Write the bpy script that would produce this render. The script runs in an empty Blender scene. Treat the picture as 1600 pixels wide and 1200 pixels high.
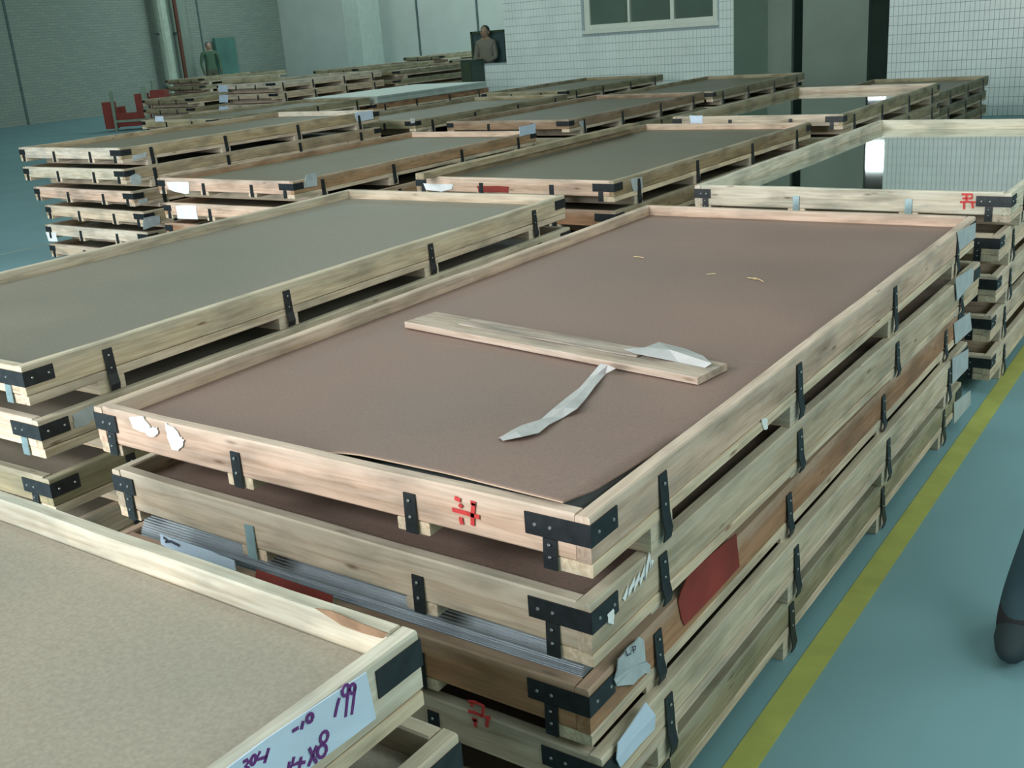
import bpy, math, random
from mathutils import Vector, Matrix, noise
random.seed(7)
sc = bpy.context.scene
COL = sc.collection
# ------------------------------------------------------------------ camera
F_PX, CX, CY, CZ, YAW, PITCH, ROLL = 1658.69, 0.8047, -1.2984, 1.5186, 0.6247, 0.3219, -0.0742
fw = Vector((-math.sin(YAW)*math.cos(PITCH), math.cos(YAW)*math.cos(PITCH), -math.sin(PITCH)))
r0 = Vector((math.cos(YAW), math.sin(YAW), 0)); u0 = r0.cross(fw)
rt = math.cos(ROLL)*r0 + math.sin(ROLL)*u0; up = -math.sin(ROLL)*r0 + math.cos(ROLL)*u0
CAM = Vector((CX, CY, CZ))
cd = bpy.data.cameras.new('camera'); co = bpy.data.objects.new('camera', cd); COL.objects.link(co)
cd.sensor_width = 36; cd.lens = F_PX/1600*36; cd.clip_start = .05; cd.clip_end = 200
M = Matrix((rt, up, -fw)).transposed().to_4x4(); M.translation = CAM; co.matrix_world = M
sc.camera = co
# ------------------------------------------------------------------ world, lights, exposure
wd = bpy.data.worlds.new('overcast'); sc.world = wd; wd.use_nodes = True
wd.node_tree.nodes['Background'].inputs[0].default_value = (.80, 1.0, .95, 1)
wd.node_tree.nodes['Background'].inputs[1].default_value = 1.0
sc.view_settings.view_transform = 'Standard'; sc.view_settings.look = 'None'
sc.view_settings.exposure = 0.0; sc.view_settings.gamma = 1
def area(name, loc, rot, sx, sy, power, col):
    l = bpy.data.lights.new(name, 'AREA'); l.shape = 'RECTANGLE'; l.size = sx; l.size_y = sy
    l.energy = power; l.color = col
    o = bpy.data.objects.new(name, l); o.location = loc; o.rotation_euler = rot; COL.objects.link(o)
    return o
R90 = math.pi/2
area('door_daylight', (-3.2, -6.6, 1.95), (R90, 0, 0), 4.4, 3.5, 540, (1.0, .985, .95))
area('high_rear_fill', (-4.2, -6.6, 5.3), (R90-.45, 0, -.1), 7.0, 1.6, 660, (1.0, .99, .95))  # added area light lifting the lower front boards, no window is built here
area('right_side_fill', (3.45, 2.6, 2.6), (0, R90-.25, 0), 2.0, 8.0, 165, (.92, 1.0, .92))  # added fill that brightens the crate sides; the right wall is solid
area('ceiling_fill_near', (-4, 3, 6.75), (0, 0, 0), 14, 2.2, 150, (.84, 1.0, .90))  # overhead fill added above the near stacks; the ceiling has no opening
area('ceiling_fill_middle', (-13, 11.5, 6.75), (0, 0, 0), 16, 2.2, 170, (.80, 1.0, .86))  # the same added overhead fill, above the middle rows
area('passage_window_fill', (-5.6, 19.8, 2.8), (-R90+.2, 0, 0), 1.8, .5, 26, (.85, 1.0, .92))  # extra lamp added at the passage panes to lift the dark passage
area('ceiling_fill_far', (-17, 21, 6.75), (0, 0, 0), 14, 2.2, 520, (.84, 1.0, .94))  # added overhead fill for the back wall and farthest stacks
# ------------------------------------------------------------------ pixel rays for measuring real surfaces
def ray(u, v): return fw + rt*((u-800)/F_PX) - up*((v-600)/F_PX)
def unz(u, v, z): d = ray(u, v); return CAM + d*((z-CZ)/d.z)
def unx(u, v, x): d = ray(u, v); return CAM + d*((x-CX)/d.x)
def uny(u, v, y): d = ray(u, v); return CAM + d*((y-CY)/d.y)
# ------------------------------------------------------------------ materials
def newmat(name):
    m = bpy.data.materials.new(name); m.use_nodes = True
    return m, m.node_tree, m.node_tree.nodes['Principled BSDF']
def plain(name, col, rough=.6, metal=0, var=.12, scale=6, bump=0, emis=None, stretch=(1,1,1), ior=None):
    m, t, b = newmat(name)
    b.inputs['Roughness'].default_value = rough; b.inputs['Metallic'].default_value = metal
    tc = t.nodes.new('ShaderNodeTexCoord'); mp = t.nodes.new('ShaderNodeMapping'); mp.inputs['Scale'].default_value = stretch
    n = t.nodes.new('ShaderNodeTexNoise'); n.inputs['Scale'].default_value = scale; n.inputs['Detail'].default_value = 6
    t.links.new(tc.outputs['Object'], mp.inputs[0]); t.links.new(mp.outputs[0], n.inputs['Vector'])
    r = t.nodes.new('ShaderNodeValToRGB')
    r.color_ramp.elements[0].position = .3; r.color_ramp.elements[1].position = .7
    r.color_ramp.elements[0].color = tuple(c*(1-var) for c in col)+(1,); r.color_ramp.elements[1].color = tuple(min(1, c*(1+var)) for c in col)+(1,)
    t.links.new(n.outputs[0], r.inputs[0]); t.links.new(r.outputs[0], b.inputs['Base Color'])
    if bump:
        bp = t.nodes.new('ShaderNodeBump'); bp.inputs['Strength'].default_value = bump; bp.inputs['Distance'].default_value = .004
        t.links.new(n.outputs[0], bp.inputs['Height']); t.links.new(bp.outputs[0], b.inputs['Normal'])
    if emis:
        b.inputs['Emission Color'].default_value = emis[0]+(1,); b.inputs['Emission Strength'].default_value = emis[1]
    return m
def wood_mat():
    m, t, b = newmat('rough_sawn_wood'); N = t.nodes.new; L = t.links.new
    oi = N('ShaderNodeObjectInfo'); tc = N('ShaderNodeTexCoord')
    add = N('ShaderNodeVectorMath'); add.operation = 'MULTIPLY_ADD'
    L(oi.outputs['Random'], add.inputs[0]); add.inputs[1].default_value = (13, 7, 11); L(tc.outputs['Object'], add.inputs[2])
    mp = N('ShaderNodeMapping'); mp.inputs['Scale'].default_value = (1.6, 30, 30); L(add.outputs[0], mp.inputs[0])
    g = N('ShaderNodeTexNoise'); g.inputs['Scale'].default_value = 3; g.inputs['Detail'].default_value = 7; g.inputs['Distortion'].default_value = .6; L(mp.outputs[0], g.inputs['Vector'])
    mp2 = N('ShaderNodeMapping'); mp2.inputs['Scale'].default_value = (3.0, 9, 9); L(add.outputs[0], mp2.inputs[0])
    s = N('ShaderNodeTexNoise'); s.inputs['Scale'].default_value = 1.6; s.inputs['Detail'].default_value = 4; L(mp2.outputs[0], s.inputs['Vector'])
    mp3 = N('ShaderNodeMapping'); mp3.inputs['Scale'].default_value = (3.2, 14, 14); L(add.outputs[0], mp3.inputs[0])
    k = N('ShaderNodeTexVoronoi'); k.inputs['Scale'].default_value = 1.5; L(mp3.outputs[0], k.inputs['Vector'])
    def ramp(src, p0, c0, p1, c1):
        r = N('ShaderNodeValToRGB'); e = r.color_ramp.elements; e[0].position = p0; e[0].color = c0+(1,); e[1].position = p1; e[1].color = c1+(1,); L(src, r.inputs[0]); return r.outputs[0]
    def mul(a, c, fac=1, mode='MULTIPLY'):
        x = N('ShaderNodeMix'); x.data_type = 'RGBA'; x.blend_type = mode; x.inputs[0].default_value = fac
        L(a, x.inputs[6]); L(c, x.inputs[7]); return x.outputs[2]
    a = mul(oi.outputs['Color'], ramp(g.outputs[0], .35, (.80, .74, .68), .62, (1.08, 1.08, 1.08)))
    a = mul(a, ramp(s.outputs[0], .36, (.70, .72, .72), .56, (1.06, 1.03, 1.0)))
    a = mul(a, ramp(k.outputs['Distance'], .03, (.42, .32, .26), .12, (1, 1, 1)))
    sp = N('ShaderNodeSeparateXYZ'); L(tc.outputs['Object'], sp.inputs[0])
    ma = N('ShaderNodeMath'); ma.operation = 'MULTIPLY_ADD'; L(s.outputs[0], ma.inputs[0]); ma.inputs[1].default_value = .09; L(sp.outputs[2], ma.inputs[2])
    wf_ = ramp(ma.outputs[0], .092, (0, 0, 0), .125, (.55,)*3)
    x = N('ShaderNodeMix'); x.data_type = 'RGBA'; L(wf_, x.inputs[0]); L(a, x.inputs[6])
    gy = N('ShaderNodeMix'); gy.data_type = 'RGBA'; gy.inputs[0].default_value = .5; L(a, gy.inputs[6]); gy.inputs[7].default_value = (.58, .60, .56, 1); L(gy.outputs[2], x.inputs[7]); a = x.outputs[2]
    L(a, b.inputs['Base Color']); b.inputs['Roughness'].default_value = .75
    bp = N('ShaderNodeBump'); bp.inputs['Strength'].default_value = .35; bp.inputs['Distance'].default_value = .002
    L(g.outputs[0], bp.inputs['Height']); L(bp.outputs[0], b.inputs['Normal'])
    return m
def hard_mat():
    m, t, b = newmat('hardboard'); N = t.nodes.new; L = t.links.new
    oi = N('ShaderNodeObjectInfo'); tc = N('ShaderNodeTexCoord')
    add = N('ShaderNodeVectorMath'); add.operation = 'MULTIPLY_ADD'
    L(oi.outputs['Random'], add.inputs[0]); add.inputs[1].default_value = (13, 7, 0); L(tc.outputs['Object'], add.inputs[2])
    n = N('ShaderNodeTexNoise'); n.inputs['Scale'].default_value = 1.3; n.inputs['Detail'].default_value = 5; L(add.outputs[0], n.inputs['Vector'])
    f = N('ShaderNodeTexNoise'); f.inputs['Scale'].default_value = 160; f.inputs['Detail'].default_value = 3; L(add.outputs[0], f.inputs['Vector'])
    mp = N('ShaderNodeMapping'); mp.inputs['Rotation'].default_value = (0, 0, .5); mp.inputs['Scale'].default_value = (1, 14, 1); L(add.outputs[0], mp.inputs[0])
    sc_ = N('ShaderNodeTexNoise'); sc_.inputs['Scale'].default_value = 2.4; sc_.inputs['Detail'].default_value = 8; L(mp.outputs[0], sc_.inputs['Vector'])
    def ramp(src, p0, c0, p1, c1):
        r = N('ShaderNodeValToRGB'); e = r.color_ramp.elements; e[0].position = p0; e[0].color = c0+(1,); e[1].position = p1; e[1].color = c1+(1,); L(src, r.inputs[0]); return r.outputs[0]
    def mul(a, c):
        x = N('ShaderNodeMix'); x.data_type = 'RGBA'; x.blend_type = 'MULTIPLY'; x.inputs[0].default_value = 1
        L(a, x.inputs[6]); L(c, x.inputs[7]); return x.outputs[2]
    a = mul(oi.outputs['Color'], ramp(n.outputs[0], .3, (.88, .90, .90), .7, (1.1, 1.06, 1.04)))
    a = mul(a, ramp(f.outputs[0], .3, (.88, .88, .88), .7, (1.1, 1.1, 1.1)))
    a = mul(a, ramp(sc_.outputs[0], .66, (1, 1, 1), .74, (1.12, 1.12, 1.1)))
    L(a, b.inputs['Base Color'])
    rr = ramp(n.outputs[0], .3, (.42,)*3, .7, (.55,)*3); L(rr, b.inputs['Roughness'])
    bp = N('ShaderNodeBump'); bp.inputs['Strength'].default_value = .1; bp.inputs['Distance'].default_value = .002
    L(n.outputs[0], bp.inputs['Height']); L(bp.outputs[0], b.inputs['Normal'])
    return m
WOOD = wood_mat(); HARD = hard_mat()
BAND = plain('black_steel_band', (.022, .028, .034), .45, .3, .3, 40)
GALV = plain('galvanised_band', (.30, .42, .46), .4, .5, .15, 30)
NAIL = plain('nail_heads', (.42, .46, .46), .35, .7, .1)
STEEL = plain('polished_steel', (.50, .58, .56), .035, 1, .02, 2)
STEELD = plain('steel_sheet_edge', (.56, .64, .70), .34, .6, .12, 8)
PAPER = plain('white_paper', (.86, .90, .95), .6, 0, .06, 20, .3)
PAPERG = plain('grey_plastic_label', (.46, .52, .56), .45, 0, .12, 25, .4)
PAPERB = plain('blue_white_paper', (.62, .76, .95), .5, 0, .05, 12, .4)
FILM = plain('white_film', (.52, .52, .54), .35, 0, .08, 25, .3)
PAINTW = plain('white_paint', (.93, .95, 1.0), .5, 0, .04)
PURP = plain('purple_marker', (.16, .03, .22), .5, 0, .1)
DARKINK = plain('dark_ink', (.05, .05, .09), .5, 0, .1)
REDP = plain('red_marker', (.62, .05, .05), .6, 0, .25, 60)
REDW = plain('red_painted_area', (.28, .036, .026), .6, 0, .25, 9)
YEL = plain('yellow_floor_paint', (.42, .45, .12), .55, 0, .14, 9)
# ------------------------------------------------------------------ mesh helpers
def link(name, me, mat=None, parent=None, loc=(0,0,0), rot=(0,0,0)):
    o = bpy.data.objects.new(name, me); COL.objects.link(o)
    if mat and not me.materials: me.materials.append(mat)
    if parent: o.parent = parent
    o.location = loc; o.rotation_euler = rot
    return o
def mk(name, V, Fc):
    me = bpy.data.meshes.new(name); me.from_pydata([tuple(v) for v in V], [], Fc); me.update(); return me
def boxdata(x0, x1, y0, y1, z0, z1, V, Fc):
    i = len(V)
    V += [(x0,y0,z0),(x1,y0,z0),(x1,y1,z0),(x0,y1,z0),(x0,y0,z1),(x1,y0,z1),(x1,y1,z1),(x0,y1,z1)]
    Fc += [[i+a for a in f] for f in ((3,2,1,0),(4,5,6,7),(0,1,5,4),(1,2,6,5),(2,3,7,6),(3,0,4,7))]
def boxmesh(name, *boxes):
    V, Fc = [], []
    for b in boxes: boxdata(*b, V, Fc)
    return mk(name, V, Fc)
def bevbox(name, sx, sy, sz, c=.002, seg=5, jit=.0015, seed=0):
    """plank along X, chamfered edges, slightly wavy; origin centre-x, y in 0..sy, z in 0..sz"""
    rnd = random.Random(seed); V, Fc = [], []
    prof = [(c,0),(sy-c,0),(sy,c),(sy,sz-c),(sy-c,sz),(c,sz),(0,sz-c),(0,c)]
    for s in range(seg+1):
        x = -sx/2 + sx*s/seg
        dz = rnd.uniform(-jit, jit); dy = rnd.uniform(-jit, jit)*.6; d2 = rnd.uniform(-jit, jit)*.6
        for i, (y, z) in enumerate(prof): V.append((x, y+dy, z + (dz if z > sz/2 else d2)))
    for s in range(seg):
        for i in range(8):
            a = s*8+i; b_ = s*8+(i+1) % 8; Fc.append([a, a+8, b_+8, b_])
    Fc.append(list(range(8))); Fc.append([seg*8+i for i in range(7, -1, -1)])
    return mk(name, V, Fc)
def tag(o, label=None, cat=None, group=None, kind=None):
    if label: o['label'] = label
    if cat: o['category'] = cat
    if group: o['group'] = group
    if kind: o['kind'] = kind
    return o
def empty(name, loc, rz=0):
    o = bpy.data.objects.new(name, None); COL.objects.link(o); o.location = loc; o.rotation_euler = (0,0,rz); o.empty_display_size = .1; return o
def struct(name, me, mat): return tag(link(name, me, mat), kind='structure')
# ------------------------------------------------------------------ the hall
FLOOR = plain('painted_floor', (.20, .37, .43), .5, 0, .10, 1.2)
BRICK, t_, b_ = newmat('painted_brick')
tc = t_.nodes.new('ShaderNodeTexCoord'); mp = t_.nodes.new('ShaderNodeMapping'); sx = t_.nodes.new('ShaderNodeSeparateXYZ'); cb = t_.nodes.new('ShaderNodeCombineXYZ'); ad = t_.nodes.new('ShaderNodeMath')
br = t_.nodes.new('ShaderNodeTexBrick'); br.inputs['Color1'].default_value = (.30,.36,.32,1); br.inputs['Color2'].default_value = (.26,.32,.29,1); br.inputs['Mortar'].default_value = (.20,.25,.225,1)
br.inputs['Scale'].default_value = 1; br.inputs['Brick Width'].default_value = .25; br.inputs['Row Height'].default_value = .075; br.inputs['Mortar Size'].default_value = .006
t_.links.new(tc.outputs['Object'], sx.inputs[0]); t_.links.new(sx.outputs[0], ad.inputs[0]); t_.links.new(sx.outputs[1], ad.inputs[1])
t_.links.new(ad.outputs[0], cb.inputs[0]); t_.links.new(sx.outputs[2], cb.inputs[1]); t_.links.new(cb.outputs[0], br.inputs['Vector']); t_.links.new(br.outputs[0], b_.inputs['Base Color'])
b_.inputs['Roughness'].default_value = .8
PLASTER = plain('pale_plaster', (.54, .61, .58), .7, 0, .05, 1.5)
GREENW = plain('dull_green_plaster', (.25, .32, .28), .75, 0, .08, 1.5)
DARKG = plain('dark_green_void', (.035, .06, .035), .8, 0, .2, 3)
GROUT = plain('grout', (.34, .44, .47), .8, 0, .08, 20)
TILE = plain('glazed_tile', (.74, .85, .85), .3, 0, .06, 2.5)
CEIL = plain('ceiling_sheeting', (.30, .36, .33), .8, 0, .05)
XL, XR, YR, YF, YB, ZC = -26.5, 3.6, -7.0, 14.0, 25.0, 7.0
YQ = 15.3
struct('floor', boxmesh('floor', (XL-.3, XR+.3, YR-.3, YB+.3, -.2, 0)), FLOOR)
struct('ceiling', boxmesh('ceiling', (XL-.3, XR+.3, YR-.3, YB+.3, ZC, ZC+.2)), CEIL)
struct('wall_left', boxmesh('wall_left', (XL-.3, XL, YR-.3, YB+.3, 0, ZC)), BRICK)
struct('wall_right', boxmesh('wall_right', (XR, XR+.3, YR-.3, YF, 0, ZC)), GREENW)
struct('wall_rear', boxmesh('wall_rear', (XL, -5.6, YR-.3, YR, 0, ZC), (-.8, XR, YR-.3, YR, 0, ZC), (-5.6, -.8, YR-.3, YR, 3.9, ZC)), GREENW)
struct('wall_back', boxmesh('wall_back', (XL, -9.9, YB, YB+.3, 0, ZC)), PLASTER)
# seams of the sheeting on the back wall, and the square column in front of it
SEAM = plain('dark_seam', (.10, .15, .15), .8)
for k, u in enumerate((552, 651, 745)):
    x = uny(u, 10, YB).x
    struct('trim_%d' % (k+1), boxmesh('seam', (x-.03, x+.03, YB-.03, YB, 0, 5)), SEAM)
cx0, cx1 = uny(536, 20, 22.6).x, uny(560, 20, 22.6).x
struct('wall_column', boxmesh('column', (cx0, cx1, 22.6, 23.5, 0, ZC)), plain('pale_painted_brick', (.44, .52, .48), .8, 0, .06, 8))
# seams and pilaster on the left wall
for k, (u, v) in enumerate(((24, 95), (312, 40))):
    y = unx(u, v, XL).y
    struct('trim_%d' % (k+4), boxmesh('seam', (XL, XL+.02, y-.03, y+.03, 0, 5)), SEAM)
yp = unx(268, 60, XL).y
struct('wall_pilaster', boxmesh('pilaster', (XL, XL+.2, yp-.2, yp+.5, 0, ZC)), GREENW)
def tube(name, x, y, z0, z1, r, seg=12):
    V, Fc = [], []
    for z in (z0, z1):
        for i in range(seg): a = 2*math.pi*i/seg; V.append((x+r*math.cos(a), y+r*math.sin(a), z))
    for i in range(seg): j = (i+1) % seg; Fc.append([i, j, seg+j, seg+i])
    Fc += [list(range(seg-1, -1, -1)), list(range(seg, 2*seg))]
    return mk(name, V, Fc)
PALEPIPE = plain('pale_painted_pipe', (.46, .56, .48), .5); RUST = plain('rust_red_pipe', (.13, .045, .03), .6)
for nm, u, v, r, mt, lb in (('drainpipe', 258, 60, .17, PALEPIPE, 'wide pale grey-green vertical pipe fixed to the left brick wall'), ('drainpipe', 281, 60, .06, RUST, 'thin rust-red vertical pipe beside the pale pipe on the left wall')):
    q = unx(u, v, XL+.4)
    o = link(nm, tube(nm, 0, 0, 0, ZC-.02, r), mt, None, (XL+.4, q.y, 0)); tag(o, lb, 'pipe')
    for z in (.6, 2.1, 3.6, 5.1): link('bracket', boxmesh('bracket', (-.4+(.22 if r > 0 else 0), .0, -r-.01, r+.01, -.03, .03)), SEAM, o, (0, 0, z))
# the tiled building front
XA, XB, XC, XD = -9.84, -5.78, -3.55, XR
q0 = uny(915, 52, YF); q1 = uny(1120, 35, YF)
WX0, WX1, WZ0, WZ1 = uny(912, 30, YF).x, uny(1121, 30, YF).x, 1.41, 2.65
struct('wall_front', boxmesh('wall_front', (XA, WX0, YF, YF+.25, 0, ZC), (WX1, XB, YF, YF+.25, 0, ZC), (WX0, WX1, YF, YF+.25, 0, WZ0), (WX0, WX1, YF, YF+.25, WZ1, ZC), (XC, XD, YF, YF+.25, 0, ZC)), GROUT)
LX0 = uny(754, 110, YF-.02).x; LZ = uny(770, 99, YF).z
struct('wall_low', boxmesh('wall_low', (LX0, XA, YF, YF+.18, 0, LZ)), GROUT)
TW, TH, G_ = .06, .12, .006
def tilefield(x0, x1, z0, z1, skip=None):
    V, Fc = [], []; z = z0
    while z+TH <= z1+.001:
        x = x0
        while x+.02 <= x1:
            if not (skip and x+TW > skip[0] and x < skip[1] and z+TH > skip[2] and z < skip[3]):
                i = len(V); a, b, c, d = x+.002, min(x+TW, x1)-.002, z+G_/2, z+TH-G_/2; yb, yf = YF, YF-.007+random.uniform(-.0012, .0012)
                V += [(a,yb,c),(b,yb,c),(b,yb,d),(a,yb,d),(a+.001,yf,c+.001),(b-.001,yf,c+.001),(b-.001,yf,d-.001),(a+.001,yf,d-.001)]
                Fc += [[i+4,i+5,i+6,i+7],[i,i+1,i+5,i+4],[i+1,i+2,i+6,i+5],[i+2,i+3,i+7,i+6],[i+3,i,i+4,i+7]]
            x += TW
        z += TH
    return V, Fc
wf = bpy.data.objects['wall_front']; wl = bpy.data.objects['wall_low']
for (a, b, zt, sk, par) in ((XA, XB, 4.2, (WX0, WX1, WZ0, WZ1), wf), (XC, .9, 4.2, None, wf), (LX0, XA, LZ, None, wl)):
    V, Fc = tilefield(a, b, .0, zt, sk)
    tag(link('tile', mk('tile', V, Fc), TILE, par), kind='stuff')
struct('wall_reveal', boxmesh('reveal', (XB, XB+.012, YF-.006, YQ, 0, ZC)), plain('pale_green_plaster', (.44, .56, .48), .75, 0, .06, 1.5))
# window with sliding panes
FRM = plain('white_window_frame', (.66, .74, .68), .4, 0, .04); GLS = plain('dim_window_glass', (.10, .15, .13), .12, 0, .15, 1)
win = tag(link('window_1', boxmesh('window_frame', (WX0, WX0+.10, YF+.02, YF+.09, WZ0, WZ1), (WX1-.08, WX1, YF+.02, YF+.09, WZ0, WZ1), (WX0+.1, WX1-.08, YF+.02, YF+.09, WZ0, WZ0+.08), (WX0+.1, WX1-.08, YF+.02, YF+.09, WZ1-.08, WZ1)), FRM), kind='structure')
m1, m2 = uny(982, 20, YF).x, uny(1050, 20, YF).x
for m_, w_ in ((m1, .035), (m2, .06)): link('mullion', boxmesh('mullion', (m_-w_/2, m_+w_/2, YF+.0, YF+.07, WZ0+.08, WZ1-.08)), FRM, win)
for a, b in ((WX0+.1, m1), (m1, m2), (m2, WX1-.08)): link('pane', boxmesh('pane', (a, b, YF+.05, YF+.058, WZ0+.08, WZ1-.08)), GLS, win)
struct('window_sill', boxmesh('sill', (WX0-.03, WX1+.03, YF-.03, YF+.02, WZ0-.05, WZ0)), FRM)
# recess and passage between the two tiled walls
xs0, xs1, xe = uny(1237, 60, YQ).x, uny(1254, 60, YQ).x, uny(1356, 60, YQ).x
struct('wall_recess', boxmesh('wall_recess', (XB-.6, xs0, YQ+.001, YQ+.1, 0, ZC), (xs1, xe, YQ, YQ+.1, 0, ZC)), GREENW)
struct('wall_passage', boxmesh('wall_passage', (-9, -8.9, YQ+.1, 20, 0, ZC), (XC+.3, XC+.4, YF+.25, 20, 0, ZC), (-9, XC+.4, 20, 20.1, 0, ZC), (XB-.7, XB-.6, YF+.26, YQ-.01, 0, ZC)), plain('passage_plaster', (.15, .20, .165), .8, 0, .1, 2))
SKYP = plain('bright_daylit_pane', (.9, .95, 1), .3, 0, .0, emis=((.85, .93, 1.0), 5.0))
pf = tag(link('window_2', boxmesh('frame', (-6.6, -4.6, 19.93, 20, 2.58, 2.64), (-6.6, -4.6, 19.93, 20, 2.84, 2.93), (-6.6, -4.6, 19.93, 20, 3.09, 3.15), (-6.6, -4.6, 19.93, 20, 1.56, 1.64), (-6.6, -4.6, 19.93, 20, 1.74, 1.80)), DARKG), kind='structure')
for a, b in ((1.64, 1.74), (2.64, 2.84), (2.93, 3.09)): link('pane', boxmesh('pane', (-6.6, -4.6, 19.96, 19.99, a, b)), SKYP, pf)
# floor lines
def flatpoly(name, pts, z, mat, lb, cat):
    V = [(p.x, p.y, .0) for p in pts] + [(p.x, p.y, z) for p in pts]; n = len(pts)
    Fc = [list(range(n, 2*n)), list(range(n-1, -1, -1))] + [[i, (i+1) % n, n+(i+1) % n, n+i] for i in range(n)]
    return mk(name, V, Fc)
struct('trim_yellow_line', boxmesh('line', (.022, .086, -6.5, 13.5, 0, .002)), YEL)
struct('trim_pale_line', boxmesh('line', (-7.98, -7.955, -3, 6.5, 0, .002)), plain('faded_line', (.34, .42, .36), .6))
# ------------------------------------------------------------------ crates
W, L, T = 1.30, 2.68, .028
RUN = .025; HB0 = .080
LONGU = [bevbox('plank_long', L, T, HB0-.001, .003, 9, .0016, s) for s in range(4)]
SHORU = [bevbox('plank_short', W-2*T-.002, T, HB0, .003, 6, .0014, 20+s) for s in range(4)]
for me in LONGU+SHORU: me.materials.append(WOOD)
RUNM = bevbox('runner', L-.004, .075, RUN, .002, 3, .001, 50); RUNM.materials.append(WOOD)
CROSS = bevbox('cross_bearer', W-.004, .085, 1.0, .002, 3, 0, 51); CROSS.materials.append(WOOD)
DECK = boxmesh('deck', (-W/2+T, W/2-T, T, L-T, -.060, -.045)); DECK.materials.append(WOOD)
BD, BL, BS, BH = .0025, .125, .085, .040      # band depth, front leg, side leg, height
BANDR = boxmesh('corner_band', (-BL, BD, -BD, 0, -BH, 0), (0, BD, 0, BS, -BH, 0)); BANDR.materials.append(BAND)
BANDL = boxmesh('corner_band_left', (-BD, .075, -BD, 0, -BH, 0), (-BD, 0, 0, BS, -BH, 0)); BANDL.materials.append(BAND)
def strapmesh(name, mat, prof):
    V, Fc = [], []      # strap on front face: x width, y outwards -, bent over the block end
    w = .0135
    for (y, z) in prof: V += [(-w, y-BD, z), (w, y-BD, z), (-w, y, z), (w, y, z)]
    for i in range(len(prof)-1):
        a = i*4; Fc += [[a, a+4, a+5, a+1], [a+2, a+3, a+7, a+6], [a, a+2, a+6, a+4], [a+1, a+5, a+7, a+3]]
    Fc += [[0, 1, 3, 2], [len(V)-4, len(V)-2, len(V)-1, len(V)-3]]
    me = mk(name, V, Fc); me.materials.append(mat); return me
PF = [(0, 0), (-.0015, -.04), (-.002, -.078)]; PS = [(0, 0), (-.003, -.045), (-.0045, -.08), (-.010, -.110), (-.006, -.13)]
STRAP = strapmesh('strap', BAND, PF); STRAPG = strapmesh('strap_galvanised', GALV, PF); STRAPS = strapmesh('strap_side', BAND, PS)
def nailmesh():
    V, Fc = [], []
    for i in range(8): a = i*math.pi/4; V.append((.0035*math.cos(a), 0, .0035*math.sin(a)))
    for i in range(8): a = i*math.pi/4; V.append((.0025*math.cos(a), -.0018, .0025*math.sin(a)))
    Fc = [[i, (i+1) % 8, 8+(i+1) % 8, 8+i] for i in range(8)] + [list(range(8, 16))]
    me = mk('nail', V, Fc); me.materials.append(NAIL); return me
NAILM = nailmesh()
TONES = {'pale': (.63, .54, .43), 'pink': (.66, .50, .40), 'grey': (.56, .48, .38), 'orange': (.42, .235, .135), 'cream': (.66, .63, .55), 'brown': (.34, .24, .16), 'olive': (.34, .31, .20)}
SIDE = {'D': (.46, .37, .25), 'E': (.44, .28, .17), 'F': (.36, .28, .18), 'H': (.42, .37, .25)}   # long sides browned to paint in their shade; E's timber is really browner too
TWORD = {'pale': 'pale', 'pink': 'pinkish pale', 'grey': 'weathered greyish', 'orange': 'orange-brown', 'cream': 'cream', 'brown': 'brown', 'olive': 'dull olive-brown'}
ORD = ['topmost', 'second down', 'third down', 'fourth down', 'fifth down', 'sixth down', 'seventh down']
CR = {}
FS = (.5725, .275, -.185, -.60)       # straps on the front, x
SS = (.25, .93, 1.69, 2.42)         # straps on the right side, y
def tint(o, c, j=.08):
    k = 1+random.uniform(-j, j); o.color = (c[0]*k, c[1]*k*random.uniform(.985, 1.015), c[2]*k*random.uniform(.96, 1.04), 1)
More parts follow.
